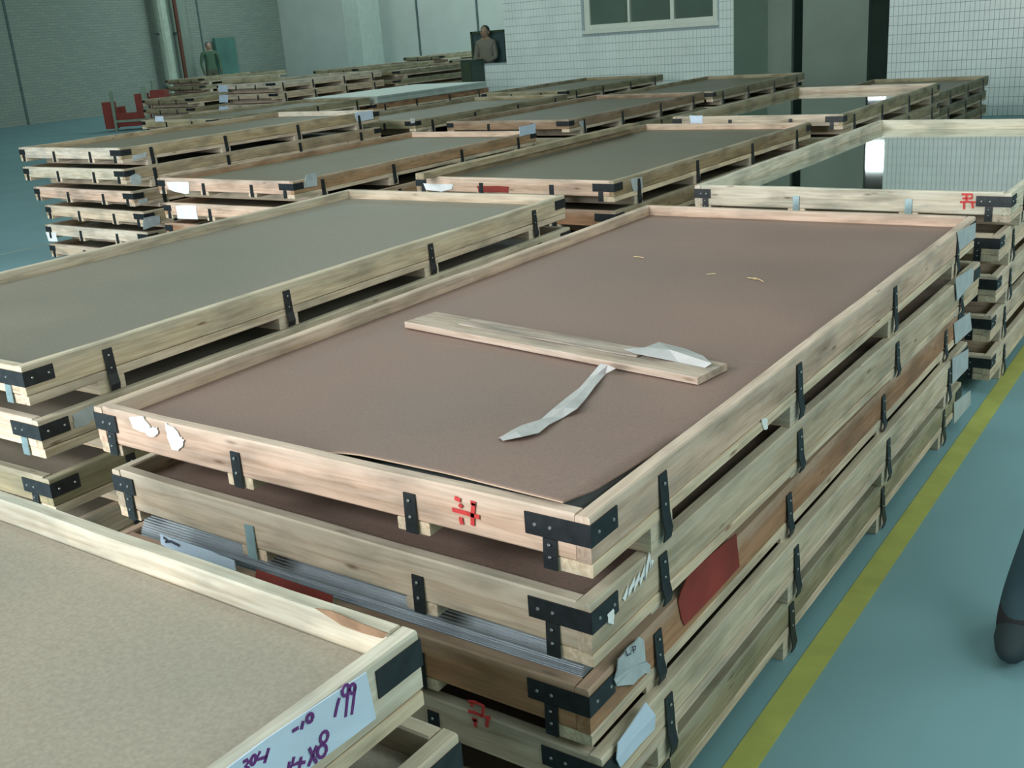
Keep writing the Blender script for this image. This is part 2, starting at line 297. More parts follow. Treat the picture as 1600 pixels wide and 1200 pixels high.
def crate(key, k, x, y, ztop, yaw, tone, hh, lod, phrase, group, galv=(), hb=.080, deckdrop=0):
    c = TONES[tone]
    root = empty('wooden_crate', (x, y, ztop-hh), yaw)
    tag(root, '%s wooden crate, %s %s' % (TWORD[tone], ORD[k], phrase), 'crate', group)
    CR[(key, k)] = (root, hh)
    z0 = hh-hb
    def P(me, nm, loc, rz=0, col=None, rot=None):
        o = link(nm, me, None, root, loc, rot or (0, 0, rz)); tint(o, col or c); return o
    for s in (-1, 1):
        xx = W/2 if s == 1 else -W/2+T
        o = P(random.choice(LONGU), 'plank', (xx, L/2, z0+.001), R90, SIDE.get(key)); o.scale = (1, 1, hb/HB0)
    for yy in (0.001, L-T-.001):
        o = P(random.choice(SHORU), 'plank', (0, yy, z0)); o.scale = (1, 1, hb/HB0)
    P(DECK, 'deck', (0, 0, hh-deckdrop))
    P(BANDR, 'corner_band', (W/2, 0, hh-.014)); P(BANDL, 'corner_band', (-W/2, 0, hh-.014))
    if lod < 2: 
        o = P(BANDR, 'corner_band', (W/2, L, hh-.014)); o.scale = (1, -1, 1)
        o = P(BANDL, 'corner_band', (-W/2, L, hh-.014)); o.scale = (1, -1, 1)
    if lod == 0:
        for (nx, ny, rz) in ((W/2-.105, 0, 0), (W/2-.075, 0, 0), (W/2, .022, R90), (W/2, .07, R90), (-W/2+.03, 0, 0), (-W/2+.055, 0, 0)):
            link('nail', NAILM, None, root, (nx+(BD+.0005 if rz else 0), ny-(0 if rz else BD+.0005), hh-.034), (0, 0, rz))
    pale = tuple(min(1, q*1.12) for q in TONES['pale'])
    for i, fx in enumerate(FS):
        if lod < 2 or i in (0, 3): P(RUNM, 'runner', ((W/2 if i == 0 else -W/2+.075 if i == 3 else fx+.0375), L/2, z0-RUN), R90, pale)
        if lod < 2 or i in (1, 2):
            s_ = P(STRAPG if i in galv else STRAP, 'strap', (fx, 0, z0-RUN+.079))
            if i in (0, 3): s_.location.z = hh-.055; s_.scale = (1, 1, (hb+RUN-.056)/.078)
            if lod == 0 and i not in galv:
                for zz in (-.013, -.045): link('nail', NAILM, None, s_, (0, -BD-.003, zz))
    if lod < 3:
        for i, sy in enumerate(SS):
            if key == 'C' and i > 1: continue
            o = P(CROSS, 'cross_bearer', (0, sy-.045, .0005), 0, pale); o.scale = (1, 1, max(.004, z0-.0015))
            s_ = P(STRAPS, 'strap', (W/2, sy, hh-.022), R90); s_.scale = (1.1, 1, min(1, (hh-.026)/.13))
            if lod == 0:
                for zz in (-.02, -.06): link('nail', NAILM, None, s_, (0, -BD-.003, zz))
    else:
        for sy in (.25, 2.42):
            o = P(CROSS, 'cross_bearer', (0, sy-.045, .0005), 0, pale); o.scale = (1, 1, z0-.0015)
    return root
SHEET = boxmesh('hardboard_sheet', (-W/2+T+.004, W/2-T-.004, .034, L-.034, 0, .004))
SHEET.materials.append(HARD)
HCOL = {'brown': (.23, .172, .15), 'grey': (.235, .222, .19), 'tan': (.36, .325, .275), 'green': (.185, .172, .13)}
def sheet(key, k, col, label):
    root, hh = CR[(key, k)]; p = root.matrix_basis @ Vector((0, 0, 0))
    rz = root.rotation_euler[2]
    o = link('hardboard_sheet', SHEET, None, None, (root.location.x, root.location.y, root.location.z+hh-.045), (0, 0, rz))
    k_ = 1+random.uniform(-.05, .05); o.color = tuple(q*k_ for q in HCOL[col])+(1,)
    tag(o, label, 'board', 'hardboard cover sheets in the crates'); return o
def stack(key, x, y, ztop, n, tones, lod, phrase, yaw=0, off=None, galv={}, cover='brown', tops=None, coverlabel=None, hbs={}, deckdrop=0, bases={}):
    pitch = ztop/n
    for k in range(n):
        dx, dy, da = (off[k] if off and k < len(off) else (random.uniform(-.012, .012), random.uniform(-.01, .01), random.uniform(-.004, .004)))
        zt = tops[k] if tops and k < len(tops) else ztop-pitch*k
        bottom = k == n-1
        nxt = None if bottom else (tops[k+1] if tops and k+1 < len(tops) else ztop-pitch*(k+1))
        hh = zt if bottom else zt-nxt
        hh = bases.get(k, hh)
        hb = min(hbs.get(k, .080), hh-RUN-.004)
        crate(key, k, x+dx, y+dy, zt, yaw+da, tones[k % len(tones)], hh, lod, phrase, 'crates stacked across the warehouse floor', galv.get(k, ()), hb, deckdrop)
        if cover and (lod < 2 or k == 0): 
            if not (k == 0 and coverlabel is None):
                sheet(key, k, cover, (coverlabel if k == 0 else 'hardboard sheet in crate %s %s' % (ORD[k], phrase)))
_p = unz(1545, 118, .64); PX, PY = _p.x-W/2, _p.y-L
SN = {
 'A': 'in the central stack beside yellow line', 'B': 'in the big stack left of centre', 'C': 'in the foreground stack with handwritten label',
 'D': 'in the tall far-left stack', 'E': 'in the stack right of far-left stack', 'F': 'in the stack with red-marked end board',
 'G': 'in the right-hand stack with mirror steel', 'H': 'in the farther mirror-steel stack', 'I': 'in the back-centre stack',
 'J': 'in the back stack carrying small white tag', 'L': 'in the stack under window left', 'K': 'in the stack under window right end',
 'M': 'in the back stack with three white labels', 'N': 'in the stack under bare grey steel', 'O': 'in the back-left stack with one corner tag',
 'P': 'in the stack by right tiled wall'}
stack('A', -.65, 0, .779, 5, ['pink', 'grey', 'orange', 'pale', 'olive'], 0, SN['A'], 0, [(0,0,0), (-.008,.01,-.012), (-.02,.0,0), (.0,.0,0), (-.01,0,0)], {1: (2,)}, 'brown', [.779, .617, .452, .318, .160], None, {0: .086, 1: .095, 2: .092, 3: .085}, 0, {1: .127})
stack('B', -2.366, .072, .795, 5, ['pale', 'pale', 'olive', 'grey', 'grey'], 0, SN['B'], .015, [(0,0,0), (.02,.0,0), (.01,.0,0)], {0: (0,), 1: (0,)}, 'grey', [.795, .652, .487, .33, .165], 'wide grey-brown hardboard sheet in the big open crate at centre left')
stack('C', -.72, -3.058, .775, 5, ['cream', 'pale', 'grey', 'pale', 'grey'], 0, SN['C'], -.012, [(0,0,0), (.035,.02,0)], {}, 'tan', [.775, .612, .45, .32, .16], 'light tan hardboard sheet filling the foreground crate at lower left', {0: .092, 1: .09})
stack('D', -6.44, 3.384, .921, 6, ['cream', 'cream', 'pink', 'pale', 'cream', 'pale'], 1, SN['D'], -.02, [(0,0,0), (0,0,.0), (.07,0,-.02), (.16,.0,-.03), (.14,0,0), (.14,0,0)], {}, 'green', [.921, .775, .62, .48, .33, .18], 'thin greenish-brown hardboard sheet on the tall far-left stack')
stack('E', -4.67, 3.28, .735, 5, ['pink', 'pink', 'orange', 'orange', 'orange'], 1, SN['E'], -.005, [(0,0,0), (.06,-.03,0)], {}, 'green', [.735, .575, .43, .29, .15], 'dull brown hardboard sheet in the crate right of the far-left stack')
stack('F', -2.49, 3.375, .765, 5, ['pink', 'orange', 'brown', 'brown', 'grey'], 1, SN['F'], -.02, [(0,0,0)], {}, 'green', None, 'olive-brown hardboard sheet in the crate with the red marked end board')
stack('G', -.60, 3.041, .805, 5, ['cream', 'pale', 'pale', 'pale', 'pale'], 0, SN['G'], -.007, [(0,0,0), (-.03,.0,0), (-.03,0,0), (-.04,0,0), (-.03,0,0)], {0: (1, 2)}, None, None, None, {0: .087}, .02)
stack('H', -2.27, 6.21, .80, 5, ['pale', 'olive', 'olive', 'olive', 'olive'], 1, SN['H'], .004, [(0,0,0)], {}, None, None, None, {}, .02)
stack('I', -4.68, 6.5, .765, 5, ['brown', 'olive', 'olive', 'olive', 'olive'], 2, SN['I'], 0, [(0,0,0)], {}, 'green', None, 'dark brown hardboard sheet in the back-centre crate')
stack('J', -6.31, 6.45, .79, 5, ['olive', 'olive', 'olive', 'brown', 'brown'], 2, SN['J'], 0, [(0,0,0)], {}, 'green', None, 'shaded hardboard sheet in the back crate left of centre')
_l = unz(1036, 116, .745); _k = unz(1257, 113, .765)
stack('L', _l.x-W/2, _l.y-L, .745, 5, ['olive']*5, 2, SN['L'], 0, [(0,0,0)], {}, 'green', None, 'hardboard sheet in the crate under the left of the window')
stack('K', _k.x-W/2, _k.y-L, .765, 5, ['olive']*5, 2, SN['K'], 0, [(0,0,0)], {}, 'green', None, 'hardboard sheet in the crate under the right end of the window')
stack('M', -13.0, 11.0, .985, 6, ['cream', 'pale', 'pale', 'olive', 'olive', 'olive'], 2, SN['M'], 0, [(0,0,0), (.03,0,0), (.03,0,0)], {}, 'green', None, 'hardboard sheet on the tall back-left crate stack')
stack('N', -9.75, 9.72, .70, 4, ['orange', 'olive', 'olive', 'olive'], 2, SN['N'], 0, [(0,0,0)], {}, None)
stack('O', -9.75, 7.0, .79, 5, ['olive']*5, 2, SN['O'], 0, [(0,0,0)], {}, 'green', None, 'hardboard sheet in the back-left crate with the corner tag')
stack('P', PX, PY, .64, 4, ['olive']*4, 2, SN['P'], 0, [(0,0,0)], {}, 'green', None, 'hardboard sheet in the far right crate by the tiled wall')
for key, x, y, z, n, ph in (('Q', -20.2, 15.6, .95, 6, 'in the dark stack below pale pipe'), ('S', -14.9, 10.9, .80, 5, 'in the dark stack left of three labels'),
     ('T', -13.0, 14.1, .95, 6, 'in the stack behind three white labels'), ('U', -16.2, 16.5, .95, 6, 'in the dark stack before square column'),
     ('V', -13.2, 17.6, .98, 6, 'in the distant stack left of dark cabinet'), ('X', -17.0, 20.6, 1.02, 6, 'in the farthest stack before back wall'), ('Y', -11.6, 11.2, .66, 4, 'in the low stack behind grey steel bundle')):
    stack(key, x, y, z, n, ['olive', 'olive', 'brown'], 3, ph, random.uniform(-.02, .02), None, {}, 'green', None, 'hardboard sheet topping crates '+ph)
# ------------------------------------------------------------------ steel sheets
def steel_pack(nm, key, k, n, th, gap, z_top_rel, label, mat_top, w=1.22, l=2.60, y0=.036, stagger=.006):
    root, hh = CR[(key, k)]; zt = root.location.z+hh+z_top_rel
    r_ = empty(nm, (root.location.x, root.location.y, zt-n*(th+gap)), root.rotation_euler[2]); tag(r_, label, 'steel sheets')
    for i in range(n):
        dx, dy = random.uniform(-.003, .003), stagger*i+random.uniform(0, .002)
        if n < 5: dx = dy = 0
        me = boxmesh('sheet', (-w/2, w/2, 0, l-stagger*i, 0, th))
        link('sheet', me, mat_top if i == n-1 else STEELD, r_, (dx, y0+dy, i*(th+gap)))
    return r_
steel_pack('steel_sheet_pile', 'G', 0, 3, .004, .0, -.052, 'mirror-bright steel sheets lying in the right-hand open crate', STEEL)
steel_pack('steel_sheet_pile', 'H', 0, 3, .004, .0, -.052, 'mirror-bright steel sheets in the farther crate near the tiled wall', STEEL)
steel_pack('steel_sheet_pile', 'A', 0, 1, .003, .0, -.0415, 'grey steel sheet showing under the lifted hardboard corner', plain('brushed_steel', (.46, .55, .58), .5, 0, .1, 3))
for key, k in (('A', 2),):
    root, hh = CR[(key, k)]
    steel_pack('steel_sheet_pile', 'A', 2, 12, .0042, .0014, .036, 'stack of bluish steel sheets standing above the rim of the third crate', STEELD, 1.225, 2.60, .032, .0028)
for o in list(bpy.data.objects):
    if o.get('label') == 'hardboard sheet in crate third down '+SN['A']: bpy.data.objects.remove(o)
root, hh = CR[('N', 0)]
nb = empty('steel_sheet_bundle', (-9.77, 9.80, .70)); tag(nb, 'bundle of pale grey steel sheets lying bare on a back-left crate', 'steel sheets')
for i in range(4): link('sheet', boxmesh('sheet', (-.70, .70, 0, 2.5, 0, .022)), plain('dull_steel_%d' % i, (.55, .64, .62), .35, .3, .08), nb, (random.uniform(-.01,.01), 0, i*.0235))
# ------------------------------------------------------------------ the warped cover sheet on the central crate
WARP = []
def warped():
    zt = .779; Nx, Ny = 36, 60
    x0, x1, y0, y1 = -W+T+.004, -T-.004, .034, L-.034
    V, Fc = [], []
    fe = [unz(470, 690, zt), unz(540, 704, zt+.004), unz(700, 738, zt+.006), unz(880, 781, zt+.012)]
    re = [unz(880, 781, zt+.012), unz(930, 763, zt+.008), unz(975, 740, zt-.005), unz(1020, 714, zt-.02), unz(1062, 689, zt-.034)]
    def yfront(x):
        if x < fe[0].x: return y0
        for a, b in zip(fe, fe[1:]):
            if x <= b.x: return a.y+(b.y-a.y)*(x-a.x)/(b.x-a.x)
        return fe[-1].y
    def xright(y):
        if y > re[-1].y: return x1
        for a, b in zip(re, re[1:]):
            if y <= b.y: return a.x+(b.x-a.x)*max(0, (y-a.y))/(b.y-a.y)
        return x1
    yc = re[0].y
    for j in range(Ny+1):
        tj = (j/Ny)**1.5
        for i in range(Nx+1):
            s = i/Nx
            xa = x0+(x1-x0)*s; yy = y0+(y1-y0)*tj
            yf = yfront(min(xa*(1)+0, fe[-1].x)); 
            yf = yfront(x0+(fe[-1].x-x0)*s)
            yy = yf+(y1-yf)*tj
            xr = xright(yy); xx = x0+(xr-x0)*s
            base = zt-.039
            sx_ = max(0, min(1, (xx-fe[0].x+.12)/(.30))); sx_ = sx_*sx_*(3-2*sx_)
            sy_ = max(0, 1-(yy-yc)/.62); sy_ = sy_*sy_*(3-2*sy_)
            lift = .0385*sx_*sy_ + .006*max(0, s-.6)/.4*max(0, 1-(yy-yc)/.3)
            lift = max(lift, 0) + .0012*noise.noise(Vector((xx*2, yy*2, 0)))
            V.append((xx, yy, base+.001+lift))
    n = len(V); V += [(a, b, c+.003) for a, b, c in V]; wdt = Nx+1; WARP.extend(V[n:])
    for j in range(Ny):
        for i in range(Nx):
            a = j*wdt+i; Fc.append([n+a, n+a+1, n+a+wdt+1, n+a+wdt]); Fc.append([a, a+wdt, a+wdt+1, a+1])
    for i in range(Nx): Fc.append([i, i+1, n+i+1, n+i]); a = Ny*wdt+i; Fc.append([a+1, a, n+a, n+a+1])
    for j in range(Ny): a = j*wdt; Fc.append([a+wdt, a, n+a, n+a+wdt]); b = a+Nx; Fc.append([b, b+wdt, n+b+wdt, n+b])
    me = mk('warped_sheet', V, Fc); me.materials.append(HARD)
    for p in me.polygons: p.use_smooth = len(p.vertices) == 4 and abs(p.normal.z) > .7
    o = link('hardboard_sheet', me); o.color = (.27, .185, .165, 1)
    tag(o, 'brown hardboard sheet with a lifted front corner on the central crate', 'board', 'hardboard cover sheets in the crates')
    # thin pale cut edge
    V2, F2 = [], []
    for i in range(Nx+1):
        x, y, z = V[n+i]; V2 += [(x, y-.0012, z-.003), (x, y-.0012, z-.0002)]
    for i in range(Nx): F2.append([2*i, 2*i+2, 2*i+3, 2*i+1])
    link('cut_edge', mk('cut_edge', V2, F2), plain('pale_cut_edge', (.50, .38, .28), .7), o)
warped()
# ------------------------------------------------------------------ marks, labels on crate faces (measured on the real face)
def on_face(key, k, face, u, v, d=.0):
    root, hh = CR[(key, k)]; R = Matrix.Rotation(-root.rotation_euler[2], 3, 'Z')
    o = R @ (CAM-root.location); r_ = R @ ray(u, v)
    if face == 'front': t = (-d-o.y)/r_.y
    elif face == 'innerfar': t = (L-T-d-o.y)/r_.y
    elif face == 'right': t = (W/2+d-o.x)/r_.x
    return o+r_*t
def patch(key, k, face, pts, mat, nm, label=None, d=.0016, th=.001, wob=0):
    root, hh = CR[(key, k)]
    A = [on_face(key, k, face, u, v, d) for u, v in pts]
    out = Vector((0, -1, 0)) if face != 'right' else Vector((1, 0, 0))
    c = sum(A, Vector())/len(A)
    if wob: A = [a+out*random.uniform(0, wob) for a in A]
    n = len(A); V = [c+out*(th+wob*.6)] + [a+out*th for a in A] + [a-out*th for a in A]; Fc = []
    for i in range(n):
        j = (i+1) % n; Fc.append([0, 1+i, 1+j]); Fc.append([1+i, 1+n+i, 1+n+j, 1+j])
    o = link(nm, mk(nm, V, Fc), mat, root)
    if label: o['label'] = label
    return o
def strokes(key, k, face, lines, mat, nm, w=.004, parent=None, d=.004, label=None):
    root, hh = CR[(key, k)]; out = Vector((0, -1, 0)) if face != 'right' else Vector((1, 0, 0)); V, Fc = [], []
    for ln in lines:
        P = [on_face(key, k, face, u, v, d) for u, v in ln]
        for i, p in enumerate(P):
            tn = (P[min(i+1, len(P)-1)]-P[max(i-1, 0)]).normalized(); s = tn.cross(out)*w/2
            V += [p-s, p+s, p-s-out*.001, p+s-out*.001]
            if i:
                a = len(V)-8; Fc += [[a, a+1, a+5, a+4], [a, a+4, a+6, a+2], [a+1, a+3, a+7, a+5]]
    o = link(nm, mk(nm, V, Fc), mat, parent or root)
    if label: o['label'] = label
    return o
def zz(ox, oy, pts): return [(ox+a/4, oy+b/4) for a, b in pts]
def ell(cx, cy, rx, ry, n=12, a0=0, a1=360, tilt=0):
    out = []
    for i in range(n+1):
        a = math.radians(a0+(a1-a0)*i/n); x, y = rx*math.cos(a), ry*math.sin(a); t = math.radians(tilt)
        out.append((cx+x*math.cos(t)-y*math.sin(t), cy+x*math.sin(t)+y*math.cos(t)))
    return out
def ragged(pts, amp=2, sub=3):
    out = []
    for i in range(len(pts)):
        a, b = pts[i], pts[(i+1) % len(pts)]
        for s in range(sub): t = s/sub; out.append((a[0]+(b[0]-a[0])*t+random.uniform(-amp, amp), a[1]+(b[1]-a[1])*t+random.uniform(-amp, amp)))
    return out
# foreground label with handwriting
lab = patch('C', 0, 'right', [(571, 1050), (578, 1085), (587, 1122), (545, 1153), (496, 1190), (440, 1232), (350, 1290), (330, 1245), (345, 1205), (412, 1155), (490, 1104)], PAPERB, 'paper_label', 'blue-white paper label with purple handwriting', .0016, .0008, .002)
g = lambda pts: zz(400, 900, pts)
for glyph in (
   [g([(524, 762), (508, 820), (495, 882)])], [g(ell(563, 715, 20, 36, tilt=15)), g([(583, 700), (572, 780), (562, 882)])], [g(ell(606, 705, 17, 30, tilt=10)), g([(622, 690), (612, 780), (600, 868)])],
   [g([(230, 972), (268, 948)])], [g([(300, 905), (286, 960)])], [g(ell(340, 888, 17, 28, tilt=20))],
   [g([(335, 1075), (355, 1120), (382, 1168)]), g([(382, 1060), (355, 1130), (330, 1190)])], [g(ell(428, 1008, 22, 38, tilt=20)), g(ell(415, 1095, 26, 42, tilt=20))],
   [g([(212, 1160), (205, 1200), (225, 1190)])], [g([(240, 1130), (228, 1185), (262, 1170), (310, 1165)]), g([(285, 1130), (270, 1220)])],
   [g([(28, 1095), (5, 1150), (70, 1130)]), g([(82, 1075), (55, 1170)])], [g(ell(-15, 1150, 14, 30, tilt=15))],
   [g([(-80, 1165), (-55, 1150), (-45, 1165), (-65, 1190), (-45, 1200), (-55, 1230), (-80, 1235)])]):
    strokes('C', 0, 'right', glyph, PURP, 'handwritten_character', .0042, lab, .0048)
# central stack, topmost crate
patch('A', 0, 'front', ragged([(203, 652), (222, 651), (236, 668), (246, 667), (248, 678), (238, 683), (222, 674), (208, 670)], 1.2), PAINTW, 'white_smear', 'bright white torn sticker patch')
patch('A', 0, 'front', ragged([(258, 661), (270, 667), (281, 682), (288, 688), (285, 697), (278, 705), (268, 702), (262, 685)], 1.2), PAINTW, 'white_smear', 'bright white torn sticker patch')
h = lambda pts: zz(500, 650, pts)
strokes('A', 0, 'front', [h([(840, 512), (876, 530)]), h([(868, 552), (886, 572)]), h([(825, 585), (900, 605), (995, 635)]), h([(940, 540), (970, 552)]), h([(958, 545), (952, 610), (952, 685)]), h([(878, 632), (880, 655), (886, 678)])], REDP, 'red_mark', .008, None, .002, 'red painted character')
BROWNW = plain('sliver_brown', (.30, .19, .12), .8, 0, .25, 30)
patch('C', 0, 'innerfar', [(493, 950), (520, 955), (562, 973), (607, 990), (597, 997), (568, 989), (535, 977)], BROWNW, 'brown_sliver', 'brown sliver on the inner board')  # brown patch near the right end of the far inner board
patch('A', 0, 'right', ragged([(1190, 655), (1198, 652), (1200, 668), (1194, 672)], 1), PAINTW, 'plastic_scrap')
# second crate side scribbles
i_ = lambda pts: zz(800, 700, pts)
strokes('A', 1, 'right', [i_([(700, 950), (730, 870), (725, 920), (770, 820), (760, 890), (800, 790), (800, 850), (835, 740), (830, 820), (862, 665), (868, 760), (880, 700)])], PAINTW, 'white_smear', .011, None, .002, 'bluish white scribble')
patch('A', 1, 'right', ragged(i_([(595, 1040), (630, 1000), (640, 1040), (632, 1100), (600, 1095)]), .8), PAINTW, 'white_smear', 'small white torn paper')
# third crate: red area, grey plastic label, front label
patch('A', 2, 'right', ragged(i_([(1100, 790), (1400, 535), (1420, 740), (1080, 1110), (1055, 1060), (1035, 960)]), .8), REDW, 'red_paint', 'dark red painted area')
l3 = patch('A', 2, 'right', ragged([(962, 1030), (978, 1010), (997, 994), (1004, 1003), (1004, 1030), (1016, 1040), (1014, 1052), (1004, 1050), (985, 1068), (962, 1072), (958, 1062)], 1, 2), PAPERG, 'plastic_label', 'torn grey plastic label', .003, .001, .006)
j_ = lambda pts: zz(800, 900, pts)
strokes('A', 2, 'right', [j_([(712, 465), (722, 498), (745, 485)])], DARKINK, 'letter', .0022, l3, .012)
strokes('A', 2, 'right', [j_([(762, 480), (755, 442), (775, 440), (772, 460), (758, 465)])], DARKINK, 'letter', .0022, l3, .012)
patch('A', 2, 'front', ragged([(250, 834), (285, 846), (330, 862), (366, 876), (370, 892), (340, 890), (300, 876), (252, 850)], 1), PAPERB, 'paper_label', 'white-blue label with dark printing')
strokes('A', 2, 'front', [[(255, 840), (262, 845), (258, 847), (266, 846), (280, 853)]], DARKINK, 'printing', .006, None, .005)
patch('A', 2, 'front', ragged([(400, 890), (520, 930), (518, 946), (400, 905)], 1), REDW, 'red_paint', 'dark red painted area')
patch('A', 3, 'right', [(1008, 1097), (1018, 1115), (1019, 1138), (995, 1163), (966, 1198), (958, 1185), (962, 1160), (985, 1130)], PAPERB, 'paper_label', 'crumpled bluish plastic label', .003, .001, .008)
strokes('A', 3, 'front', [g([(1325, 785), (1370, 790), (1420, 810), (1415, 880)]), g([(1325, 845), (1365, 855), (1415, 878)]), g([(1345, 790), (1350, 820)]), g([(1368, 895), (1370, 945)]), g([(1430, 882), (1466, 888)]), g([(1447, 893), (1440, 945)]), g([(1350, 895), (1385, 905)])], REDP, 'red_mark', .007, None, .002, 'red painted character')
for k, pts in enumerate([[(1495, 362), (1523, 348), (1523, 372), (1498, 392)], [(1492, 435), (1520, 418), (1519, 440), (1494, 470)], [(1490, 505), (1515, 488), (1518, 515), (1492, 538)], [(1487, 560), (1512, 545), (1511, 575), (1487, 600)], [(1490, 630), (1516, 610), (1516, 632), (1490, 662)]]):
    patch('A', k, 'right', pts, PAPERG, 'paper_label', 'bluish grey paper label at the far end', .003, .001, .003)
patch('B', 1, 'right', ragged([(113, 650), (130, 640), (146, 632), (150, 655), (128, 668), (118, 668)], 2), PAPERG, 'plastic_scrap', 'torn pale plastic scrap')
# far-left and middle stacks
for key, k, f, pts, m_ in (
  ('D', 0, 'right', [(206, 243), (230, 237), (228, 246), (208, 251)], PAPERG), ('D', 1, 'right', [(203, 276), (212, 271), (221, 275), (221, 285), (213, 290), (204, 286)], PAPERG),
  ('D', 2, 'right', [(216, 313), (230, 309), (230, 317), (217, 320)], PAPERG), ('D', 3, 'right', [(224, 341), (249, 336), (250, 350), (224, 359)], PAPERG), ('D', 4, 'front', [(72, 362), (88, 363), (90, 378), (76, 376)], PAPER),
  ('D', 0, 'right', [(553, 176), (582, 172), (584, 185), (558, 191)], PAPERB), ('E', 0, 'front', [(260, 284), (294, 284), (296, 303), (282, 302), (264, 296)], PAPER), ('E', 1, 'front', [(274, 321), (306, 321), (309, 342), (278, 341)], PAPER),
  ('E', 0, 'right', [(478, 274), (494, 270), (496, 290), (474, 293)], PAPERG), ('E', 0, 'right', [(812, 198), (836, 193), (837, 208), (812, 213)], PAPERB), ('F', 0, 'front', [(662, 287), (708, 288), (706, 296), (690, 299), (665, 296)], PAPER),
  ('F', 0, 'right', [(985, 280), (1003, 276), (1004, 294), (990, 301)], PAPERG), ('H', 0, 'front', [(1078, 181), (1097, 181), (1098, 194), (1080, 194)], PAPERB), ('I', 0, 'right', [(905, 190), (914, 187), (916, 197), (908, 200)], PAPERG),
  ('M', 0, 'front', [(341, 133), (355, 133), (356, 143), (342, 144)], PAPERB), ('M', 1, 'front', [(342, 149), (356, 149), (356, 160), (343, 161)], PAPERB), ('M', 2, 'front', [(342, 166), (357, 166), (357, 176), (343, 176)], PAPERB),
  ('O', 0, 'front', [(243, 181), (255, 181), (256, 190), (243, 190)], PAPERB), ('J', 0, 'right', [(641, 185), (648, 185), (648, 192), (642, 192)], PAPER)):
    patch(key, k, f, ragged(pts, .8, 2), m_, 'paper_label')
patch('F', 0, 'front', ragged([(745, 290), (795, 291), (795, 301), (748, 300)], .8), REDW, 'red_paint', 'red painted block')
e_ = lambda pts: zz(1200, 200, pts)
strokes('G', 0, 'front', [e_([(1210, 415), (1275, 415), (1275, 440)]), e_([(1215, 440), (1275, 440)]), e_([(1200, 463), (1250, 462), (1305, 465)]), e_([(1225, 465), (1225, 508)]), e_([(1275, 463), (1280, 502)]), e_([(1240, 420), (1240, 460)])], REDP, 'red_mark', .008, None, .002, 'red painted character')
# ------------------------------------------------------------------ things lying on the central sheet
ZS = .779-.033
def slab(name, px_pts, ztop, th, mat, label, cat, tone=None):
    P = [unz(u, v, ztop) for u, v in px_pts]; c = sum(P, Vector())/len(P); n = len(P)
    V = [(p.x-c.x, p.y-c.y, th) for p in P] + [(p.x-c.x, p.y-c.y, 0) for p in P]
    Fc = [list(range(n)), list(range(2*n-1, n-1, -1))] + [[i, n+i, n+(i+1) % n, (i+1) % n] for i in range(n)]
    me = mk(name, V, Fc); o = link(name, me, mat, None, (c.x, c.y, ztop-th)); tag(o, label, cat)
    if tone: o.color = tone+(1,)
    return o
bt = empty('wooden_batten', tuple(unz(870, 545, ZS))); tag(bt, 'loose pale wooden batten lying across the central hardboard sheet', 'batten')
Pa, Pb = unz(632, 503, ZS+.018), unz(1090, 590, ZS+.018); Pc = unz(668, 485, ZS+.018)
ang = math.atan2(Pb.y-Pa.y, Pb.x-Pa.x); ln = (Pb-Pa).length; wd_ = abs((Pc-Pa).cross((Pb-Pa).normalized()).z)
mid = (Pa+Pb)/2; nrm = Vector((-math.sin(ang), math.cos(ang), 0))
bt.location = (mid.x, mid.y, ZS); bt.rotation_euler = (0, 0, ang)
for nm, (a, w2, z0_, h_) in {'batten_board': (1, wd_, 0, .018),}.items():
    o = link('board', bevbox('batten', ln, wd_, .017, .0015, 8, .001, 77), WOOD, bt, (0, 0, .001)); o.color = (.50, .43, .38, 1)
o = link('upper_strip', bevbox('strip', ln*.62, wd_*.5, .004, .001, 6, .001, 78), WOOD, bt, (-ln*.02, wd_*.42, .018)); o.color = (.42, .37, .34, 1)
def surf(x, y):
    best = ZS; dm = 1e9
    for v in WARP:
        d = (v[0]-x)**2+(v[1]-y)**2
        if d < dm: dm, best = d, v[2]
    return best
def ribbon(name, L_pts, R_pts, zs, mat, label, cat):
    V, Fc = [], []; n = len(L_pts); 
    def on(uv, e):
        z = ZS
        for _ in range(3): q_ = unz(*uv, z); z = surf(q_.x, q_.y)+e
        return unz(*uv, z)
    P = [on(a, z-ZS) for a, z in zip(L_pts, zs)]; Q = [on(b, z-ZS+.002*(1+(-1)**i)) for i, (b, z) in enumerate(zip(R_pts, zs))]
    for p, q in zip(P, Q): V += [p, (p+q)/2+Vector((0, 0, .003)), q]
    for i in range(n-1):
        a = i*3; Fc += [[a, a+3, a+4, a+1], [a+1, a+4, a+5, a+2]]
    me = mk(name, V, Fc); o = link(name, me, mat); md = o.modifiers.new('t', 'SOLIDIFY'); md.thickness = .0012
    tag(o, label, cat); return o
ribbon('torn_strip', [(938, 568), (921, 588), (905, 606), (884, 622), (862, 640), (845, 655), (822, 662), (816, 664), (800, 672), (779, 684)],
       [(962, 576), (946, 584), (930, 603), (916, 622), (902, 638), (880, 652), (858, 663), (842, 676), (815, 682), (785, 688)],
       [ZS+.022, ZS+.004, ZS+.004, ZS+.005, ZS+.008, ZS+.004, ZS+.004, ZS+.007, ZS+.006, ZS+.004], FILM, 'long torn strip of whitish plastic trailing from the batten', 'plastic strip')
Fp = [(975, 546), (1008, 543), (1030, 535), (1070, 545), (1098, 556), (1112, 568), (1102, 575), (1060, 566), (1020, 558), (990, 552)]
Pf = [unz(u, v, ZS+.022+.006*math.sin(i*1.7)) for i, (u, v) in enumerate(Fp)]; cf = sum(Pf, Vector())/len(Pf)+Vector((0, 0, .012))
o = link('plastic_film', mk('film', [cf]+Pf, [[0, 1+i, 1+(i+1) % len(Pf)] for i in range(len(Pf))]), FILM); md = o.modifiers.new('t', 'SOLIDIFY'); md.thickness = .001
